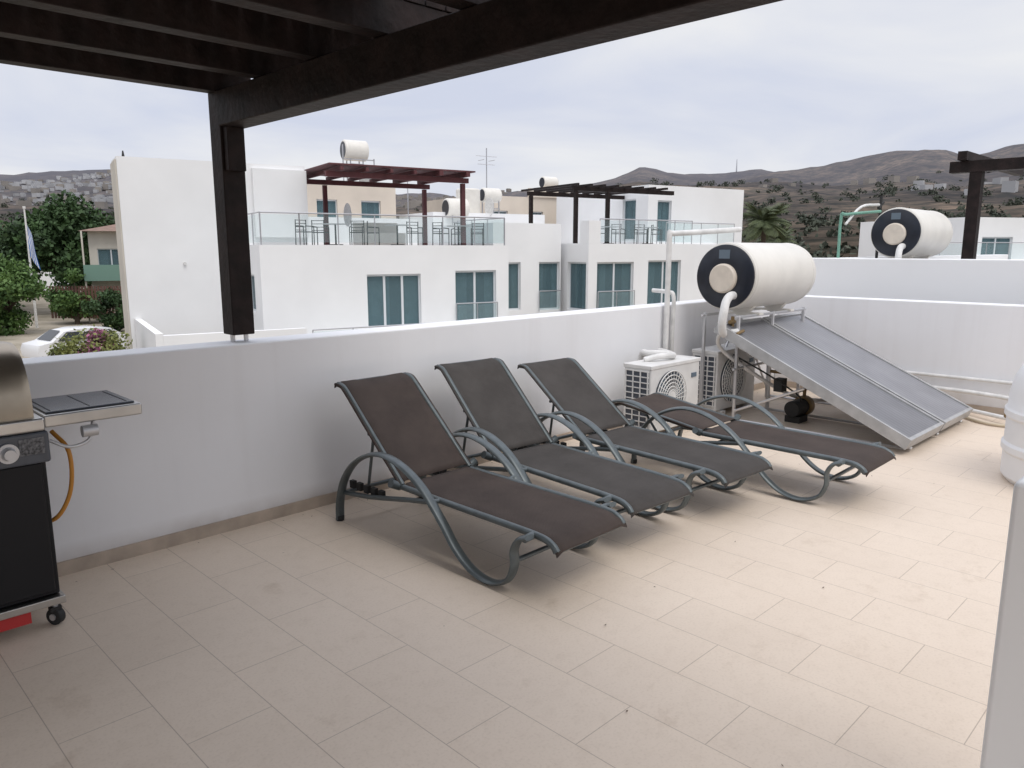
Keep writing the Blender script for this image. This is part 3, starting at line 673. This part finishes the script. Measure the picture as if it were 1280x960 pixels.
def terr(r,a,e):
    xs=r*np.sin(a); ys=r*np.cos(a)
    E=np.interp(np.log(np.maximum(r,1)),np.log([60,90,160,300,600,1200,2600,4300]),[0,1,2,3,4,5,6,7])
    i=np.clip(E.astype(int),0,6); f=E-i
    right=np.clip((a+.05)/.25,0,1)
    tab=np.stack([-.085+0*e,-.05+0*e,-.022+.012*right,.0+.03*right,.03+.02*right,.62*e,e,.5*e])
    lo=np.take_along_axis(tab,i[None],0)[0]; hi=np.take_along_axis(tab,(i+1)[None],0)[0]
    EE=lo*(1-f)+hi*f
    z=1.6+r*EE
    z=np.where(r<60,-3.5,z)
    nz=fbm(xs/220,ys/220,5)*np.clip((r-150)/900,0,1)*22-np.clip((r-500)/1500,0,1)*14
    nz+=fbm(xs/40,ys/40,8)*np.clip((r-100)/400,0,1)*3
    return z+nz
Rg,Ag=np.meshgrid(rad,az,indexing='ij'); Eg=np.broadcast_to(e1,Rg.shape)
Z=terr(Rg,Ag,Eg)
rr=Rg*np.sin(Ag); ff=Rg*np.cos(Ag)
Xw=S2*(ff+rr);Yw=S2*(ff-rr)
V=np.stack([Xw,Yw,Z],-1).reshape(-1,3); nr=len(rad)
ii=np.arange(nr-1)[:,None]*NA; jj=np.arange(NA)[None]; j2=(jj+1)%NA
Fq=np.stack([ii+jj,ii+j2,ii+NA+j2,ii+NA+jj],-1).reshape(-1,4)
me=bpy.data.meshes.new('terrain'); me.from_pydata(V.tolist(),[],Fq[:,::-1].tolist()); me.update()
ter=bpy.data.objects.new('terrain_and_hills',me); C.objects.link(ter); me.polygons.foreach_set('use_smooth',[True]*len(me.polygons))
m,t,b=newmat('dry_hillside_painted_haze'); b.inputs['Roughness'].default_value=1; b.inputs['Specular IOR Level'].default_value=0
ge=t.nodes.new('ShaderNodeNewGeometry')
def noise(sc,det=8,ro=.6):
    n=t.nodes.new('ShaderNodeTexNoise'); n.inputs['Scale'].default_value=sc; n.inputs['Detail'].default_value=det; n.inputs['Roughness'].default_value=ro
    t.links.new(ge.outputs['Position'],n.inputs['Vector']); return n
def ramp(src,a,ca,bb,cb):
    r=t.nodes.new('ShaderNodeValToRGB'); r.color_ramp.elements[0].position=a;r.color_ramp.elements[0].color=(*ca,1);r.color_ramp.elements[1].position=bb;r.color_ramp.elements[1].color=(*cb,1)
    t.links.new(src,r.inputs['Fac']); return r
def mixc(f,a,bb,mode='MIX'):
    x=t.nodes.new('ShaderNodeMixRGB'); x.blend_type=mode
    if isinstance(f,float): x.inputs[0].default_value=f
    else: t.links.new(f,x.inputs[0])
    t.links.new(a,x.inputs[1]) if not isinstance(a,tuple) else setattr(x.inputs[1],'default_value',(*a,1))
    t.links.new(bb,x.inputs[2]) if not isinstance(bb,tuple) else setattr(x.inputs[2],'default_value',(*bb,1))
    return x.outputs[0]
n1=noise(.012); n2=noise(.06,10,.7); n3=noise(.5,6,.6); n4=noise(.0035,6,.6)
c1=ramp(n2.outputs['Fac'],.42,(.052,.052,.040),.62,(.19,.15,.115)).outputs[0]
c2=ramp(n1.outputs['Fac'],.4,(.6,.6,.6),.6,(1.25,1.2,1.15)).outputs[0]
c4=ramp(n4.outputs['Fac'],.42,(.55,.55,.55),.58,(1.25,1.2,1.15)).outputs[0]
far=mixc(1.0,mixc(1.0,c1,c2,'MULTIPLY'),c4,'MULTIPLY')
near=ramp(n3.outputs['Fac'],.35,(.26,.23,.18),.65,(.44,.39,.32)).outputs[0]
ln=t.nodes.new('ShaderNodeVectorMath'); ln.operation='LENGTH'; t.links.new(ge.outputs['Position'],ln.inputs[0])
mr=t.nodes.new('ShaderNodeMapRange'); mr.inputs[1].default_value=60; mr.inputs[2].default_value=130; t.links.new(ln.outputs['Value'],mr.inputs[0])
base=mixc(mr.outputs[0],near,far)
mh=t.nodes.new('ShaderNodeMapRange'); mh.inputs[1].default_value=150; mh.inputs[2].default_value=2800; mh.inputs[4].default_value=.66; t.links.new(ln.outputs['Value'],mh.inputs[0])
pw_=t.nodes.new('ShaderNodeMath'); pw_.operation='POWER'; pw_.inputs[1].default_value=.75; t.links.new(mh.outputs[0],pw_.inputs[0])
painted_haze=mixc(pw_.outputs[0],base,(.165,.165,.19))  # aerial haze painted into the hill colour, stronger with distance
t.links.new(painted_haze,b.inputs['Base Color'])
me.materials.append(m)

def gz(r,a):
    return float(terr(np.array([r],float),np.array([a],float),np.interp(np.array([a]),ta,te))[0])
def town(name,n,a0,a1,r0,r1,size,mt,hz=1.0,p=1):
    L=[];V=[];F=[]
    for i in range(n):
        a=a0+(a1-a0)*random.random(); r=math.exp(math.log(r0)+(math.log(r1)-math.log(r0))*random.random()**p); z=gz(r,a)
        c=cf(r*math.sin(a),r*math.cos(a),z); s=size*(.6+.8*random.random()); h=s*(.35+.25*random.random())*hz
        th=random.random()*1.5; k=len(V)
        for (x,y,zz) in boxv(-s/2,s/2,-s*.35,s*.35,-2,h):
            V.append((c.x+x*math.cos(th)-y*math.sin(th),c.y+x*math.sin(th)+y*math.cos(th),c.z+zz))
        F+=[tuple(i2+k for i2 in f) for f in BF]
    return mesh_obj(name,V,F,mt)
mt1=mat('far_house_white',(.50,.50,.51),.9,var=.4,vs=.02)
mt2=mat('far_house_tan',(.34,.31,.28),.9,var=.3,vs=.02)
uaz=lambda u: math.atan((u-640)/950/1.02)
town('distant_town',1300,uaz(-150),uaz(420),900,2300,10,mt1,p=.8)
town('distant_town_tan',900,uaz(-150),uaz(640),800,2300,10,mt2,p=.8)
town('hillside_houses_tan',40,uaz(930),uaz(1350),800,1800,9,mt2)
town('hillside_houses',26,uaz(1130),uaz(1380),600,1300,9,mt1)
zz_=gz(2548,math.atan(700/2450)); c_=cf(700,2450,0)
cyls('transmission_mast',[((c_.x,c_.y,zz_),(c_.x,c_.y,zz_+38),2.2,.8)],M['rail'])
cl=[]
for i in range(1700):
    a=uaz(-200+1600*random.random()); r=math.exp(math.log(110)+(math.log(1600)-math.log(110))*random.random())
    z=gz(r,a); c=cf(r*math.sin(a),r*math.cos(a),z); s=(1.2+2.6*random.random())*(1+r/500)*.55
    cl.append((c.x,c.y,c.z+s*.4,s,s,s*.7))
foliage('distant_scrub_trees',cl,55000,.9,M['scrub'],shell=.3)

def tree(name,base,h,R,m,n,leaf,nc=14,hb=.35,seed=1):
    random.seed(seed); e=empty(name,base)
    lim=[((0,0,0),(.1*R,0,h*.45),.05*h,.03*h)]; cl=[]
    for i in range(nc):
        th=random.random()*6.28; rr_=R*(.25+.6*random.random()); zz=h*(hb+(.92-hb)*random.random())
        k=math.sin(math.pi*min(1,max(0.1,(zz/h-hb+.15)/(1.1-hb))))
        p=(rr_*k*math.cos(th),rr_*k*math.sin(th),zz); s=R*(.28+.22*random.random())
        cl.append((*p,s,s,s*.75)); lim.append(((.05*R,0,h*.35),p,.02*h,.006*h))
    cyls('trunk_and_limbs',[(a,b,c,d) for a,b,c,d in lim],M['trunk'],e,seg=7)
    foliage('crown',cl,n,leaf,m,e,shell=.35)
    return e
tree('broadleaf_tree',cf(-34.6,60,-3.5),8.8,4.7,M['leafd'],20000,.19,22,.2,2)
tree('broadleaf_tree',cf(-42.5,62,-3.5),7.4,3.4,M['leafd'],9000,.20,14,.2,5)
tree('green_tree',cf(-30.6,46,-3.5),4.3,2.8,M['leaff'],12000,.12,16,.1,3)
tree('green_tree',cf(-29.8,52,-3.5),3.6,2.0,M['leaff'],6000,.13,10,.15,8)
tree('shrub',cf(-14.6,20.5,-3.6),3.0,1.0,M['leafy'],3500,.06,10,.3,6)
tree('shrub',cf(-8.9,12.4,-3.6),3.55,.75,M['leafy'],3500,.05,12,.5,11)
bg=tree('bougainvillea',cf(-12.7,22.8,-3.6),3.0,1.0,M['pink'],4200,.055,14,.3,9)
foliage('leaves',[(0,0,2.0,1.0,1.0,.9),(.6,.2,2.2,.6,.6,.6),(-.7,-.2,2.1,.6,.6,.6)],3600,.06,M['leafy'],bg,shell=.2)
tree('shrub',cf(-25,47,-3.5),2.6,1.6,M['leafd'],5000,.11,10,.1,15)
cy_=empty('cypress_tree',cf(-45,66,-3.5)); cyls('trunk',[((0,0,0),(0,0,7),.15,.05)],M['trunk'],cy_)
foliage('crown',[(0,0,1+.8*k,.9-.07*k,.9-.07*k,.7) for k in range(10)],6000,.16,M['leafd'],cy_,shell=.3)
def palm(base,h,R,seed=1,name='palm_tree'):
    random.seed(seed); e=empty(name,base); cyls('trunk',[((0,0,0),(0,0,h),.28,.2)],M['trunk'],e)
    V=[];F=[]
    for i in range(70):
        th=random.random()*6.28; up=random.uniform(-.35,1.2); Ln=R*random.uniform(.8,1.1)
        d=Vector((math.cos(th)*math.cos(up),math.sin(th)*math.cos(up),math.sin(up))); p=Vector((0,0,h)); sd=Vector((-math.sin(th),math.cos(th),0))
        for s in range(12):
            q=p+d*Ln/12; d=(d+Vector((0,0,-.11))).normalized(); w=.40*R*.45*math.sin(math.pi*(s+1.5)/14)
            for sg in(-1,1):
                for hfl in range(2):
                    o=p.lerp(q,hfl*.5); k=len(V); V+= [o,o+d*.04*R*.5,o+sd*sg*w+d*w*.8-Vector((0,0,w*.4)),o+sd*sg*w*.95+d*w*.6-Vector((0,0,w*.4))]; F.append((k,k+1,k+2,k+3))
            p=q
    mesh_obj('fronds',V,F,M['palm'],e)
palm(cf(23.4,72,-4.5),8.5,2.9,4)
palm(cf(26.0,76,-4.5),6.8,2.2,7)
fp=empty('flagpole',cf(-31,49.5,-3.5))
cyls('pole',[((0,0,0),(0,0,7.6),.085,.05)],M['pvc'],fp); cyls('finial',[((0,0,7.6),(0,0,7.75),.09)],M['pvc'],fp)
for s in range(9):
    V=[];F=[]
    for i in range(7):
        for j in range(2):
            f=(s+j)/9; x=.05+.75*f; yy=.12*math.sin(i*.9+f*5); V.append((x*(.35+.12*i*.6)*.7,yy-x*(.35+.072*i)*.7,6.9-i*.38-f*.9))
    for i in range(6): F.append((2*i,2*i+1,2*i+3,2*i+2))
    mesh_obj('flag_stripe_%d'%s,V,F,M['flagb'] if s%2==0 else M['flagw'],fp)
def car(loc,rz,mt='carpaint'):
    e=empty('parked_car',loc,rz)
    prof=[(-2.1,.3),(-2.15,.6),(-2.05,.85),(-1.5,.95),(-.9,1.38),(-.3,1.47),(.6,1.45),(1.3,1.35),(1.95,.95),(2.1,.85),(2.12,.45),(2.0,.3)]
    V=[];F=[];n=len(prof)
    for yy,s in((-.85,.97),(-.6,1),(.6,1),(.85,.97)):
        for x,z in prof:
            w=.82 if z>1.2 else 1
            V.append((x*s,yy*w,z if abs(yy)<.8 or z<1 else z-.03))
    for k in range(3):
        for i in range(n): j=(i+1)%n; F.append((k*n+i,k*n+j,(k+1)*n+j,(k+1)*n+i))
    F.append(tuple(reversed(range(n)))); F.append(tuple(3*n+i for i in range(n)))
    o=mesh_obj('body',V,F,M[mt],e); smooth_by_angle(o,30)
    for sg in(-1,1):
        mesh_obj('side_glass_%d'%sg,[(-1.25,sg*.862,.97),(1.5,sg*.862,.97),(1.15,sg*.725,1.31),(-.78,sg*.72,1.33)],[(0,1,2,3)],M['carglass'],e)
        for x in(-1.3,1.3):
            cyl('wheel',(x,sg*.72,.31),(x,sg*.88,.31),.31,M['rubber'],e); cyl('rim',(x,sg*.881,.31),(x,sg*.89,.31),.19,M['alu'],e)
        boxes('tail_lamp',[(2.05,2.13,sg*.7-.1,sg*.7+.1,.7,.82)],M['redlight'],e)
    mesh_obj('windscreen',[(-1.46,-.62,1.0),(-1.46,.62,1.0),(-.93,.48,1.40),(-.93,-.48,1.40)],[(0,1,2,3)],M['carglass'],e)
    mesh_obj('rear_window',[(1.36,-.5,1.35),(1.36,.5,1.35),(1.92,.62,1.02),(1.92,-.62,1.02)],[(0,1,2,3)],M['carglass'],e)
car(cf(-20.0,34.8,-3.4),math.radians(10))

# ================================================================ LIGHT, SKY, CAMERA
w=bpy.data.worlds.new('World'); bpy.context.scene.world=w; w.use_nodes=True; t=w.node_tree
bgn=t.nodes['Background']; sky=t.nodes.new('ShaderNodeTexSky'); sky.sky_type='NISHITA'; sky.sun_disc=False
el=math.radians(60); az_s=math.radians(-165)
sky.sun_elevation=el; sky.sun_rotation=az_s; sky.dust_density=2.5
tc=t.nodes.new('ShaderNodeTexCoord'); sp=t.nodes.new('ShaderNodeSeparateXYZ'); t.links.new(tc.outputs['Generated'],sp.inputs[0])
az_=t.nodes.new('ShaderNodeMath'); az_.operation='ADD'; az_.inputs[1].default_value=.12; t.links.new(sp.outputs['Z'],az_.inputs[0])
mx0=t.nodes.new('ShaderNodeMath'); mx0.operation='MAXIMUM'; mx0.inputs[1].default_value=.05; t.links.new(az_.outputs[0],mx0.inputs[0])
dx=t.nodes.new('ShaderNodeMath'); dx.operation='DIVIDE'; dy=t.nodes.new('ShaderNodeMath'); dy.operation='DIVIDE'
t.links.new(sp.outputs['X'],dx.inputs[0]); t.links.new(mx0.outputs[0],dx.inputs[1]); t.links.new(sp.outputs['Y'],dy.inputs[0]); t.links.new(mx0.outputs[0],dy.inputs[1])
cb=t.nodes.new('ShaderNodeCombineXYZ'); t.links.new(dx.outputs[0],cb.inputs[0]); t.links.new(dy.outputs[0],cb.inputs[1])
nz=t.nodes.new('ShaderNodeTexNoise'); nz.inputs['Scale'].default_value=.55; nz.inputs['Detail'].default_value=8; nz.inputs['Roughness'].default_value=.5; nz.inputs['Distortion'].default_value=.6
t.links.new(cb.outputs[0],nz.inputs['Vector'])
rp=t.nodes.new('ShaderNodeValToRGB'); rp.color_ramp.elements[0].position=.36; rp.color_ramp.elements[1].position=.60
rp.color_ramp.elements[0].color=(6.7,7.1,8.4,1); rp.color_ramp.elements[1].color=(8.8,8.85,9.1,1)
t.links.new(nz.outputs['Fac'],rp.inputs['Fac'])
zr=t.nodes.new('ShaderNodeMapRange'); zr.inputs[1].default_value=.3; zr.inputs[2].default_value=1; zr.inputs[3].default_value=1; zr.inputs[4].default_value=1.9
t.links.new(sp.outputs['Z'],zr.inputs[0])
zm=t.nodes.new('ShaderNodeVectorMath'); zm.operation='SCALE'; t.links.new(rp.outputs[0],zm.inputs[0]); t.links.new(zr.outputs[0],zm.inputs['Scale'])
mix=t.nodes.new('ShaderNodeMixRGB'); mix.inputs[0].default_value=.92
t.links.new(sky.outputs[0],mix.inputs[1]); t.links.new(zm.outputs[0],mix.inputs[2])
t.links.new(mix.outputs[0],bgn.inputs['Color']); bgn.inputs['Strength'].default_value=.1
sd=bpy.data.lights.new('sun','SUN'); sd.energy=1.15; sd.angle=math.radians(30); sd.color=(1,.96,.90)
so=bpy.data.objects.new('sun',sd); C.objects.link(so)
dirv=Vector((math.sin(az_s)*math.cos(el),math.cos(az_s)*math.cos(el),math.sin(el)))
so.rotation_euler=dirv.to_track_quat('Z','Y').to_euler()
cd=bpy.data.cameras.new('camera'); co=bpy.data.objects.new('camera',cd); C.objects.link(co)
co.location=(0,0,1.6); co.rotation_euler=(math.radians(90-10.1),0,math.radians(-45)); cd.sensor_width=36; cd.lens=26.72; cd.clip_start=.05; cd.clip_end=9000
bpy.context.scene.camera=co
sc=bpy.context.scene; sc.view_settings.view_transform='Standard'; sc.view_settings.look='None'; sc.view_settings.exposure=0
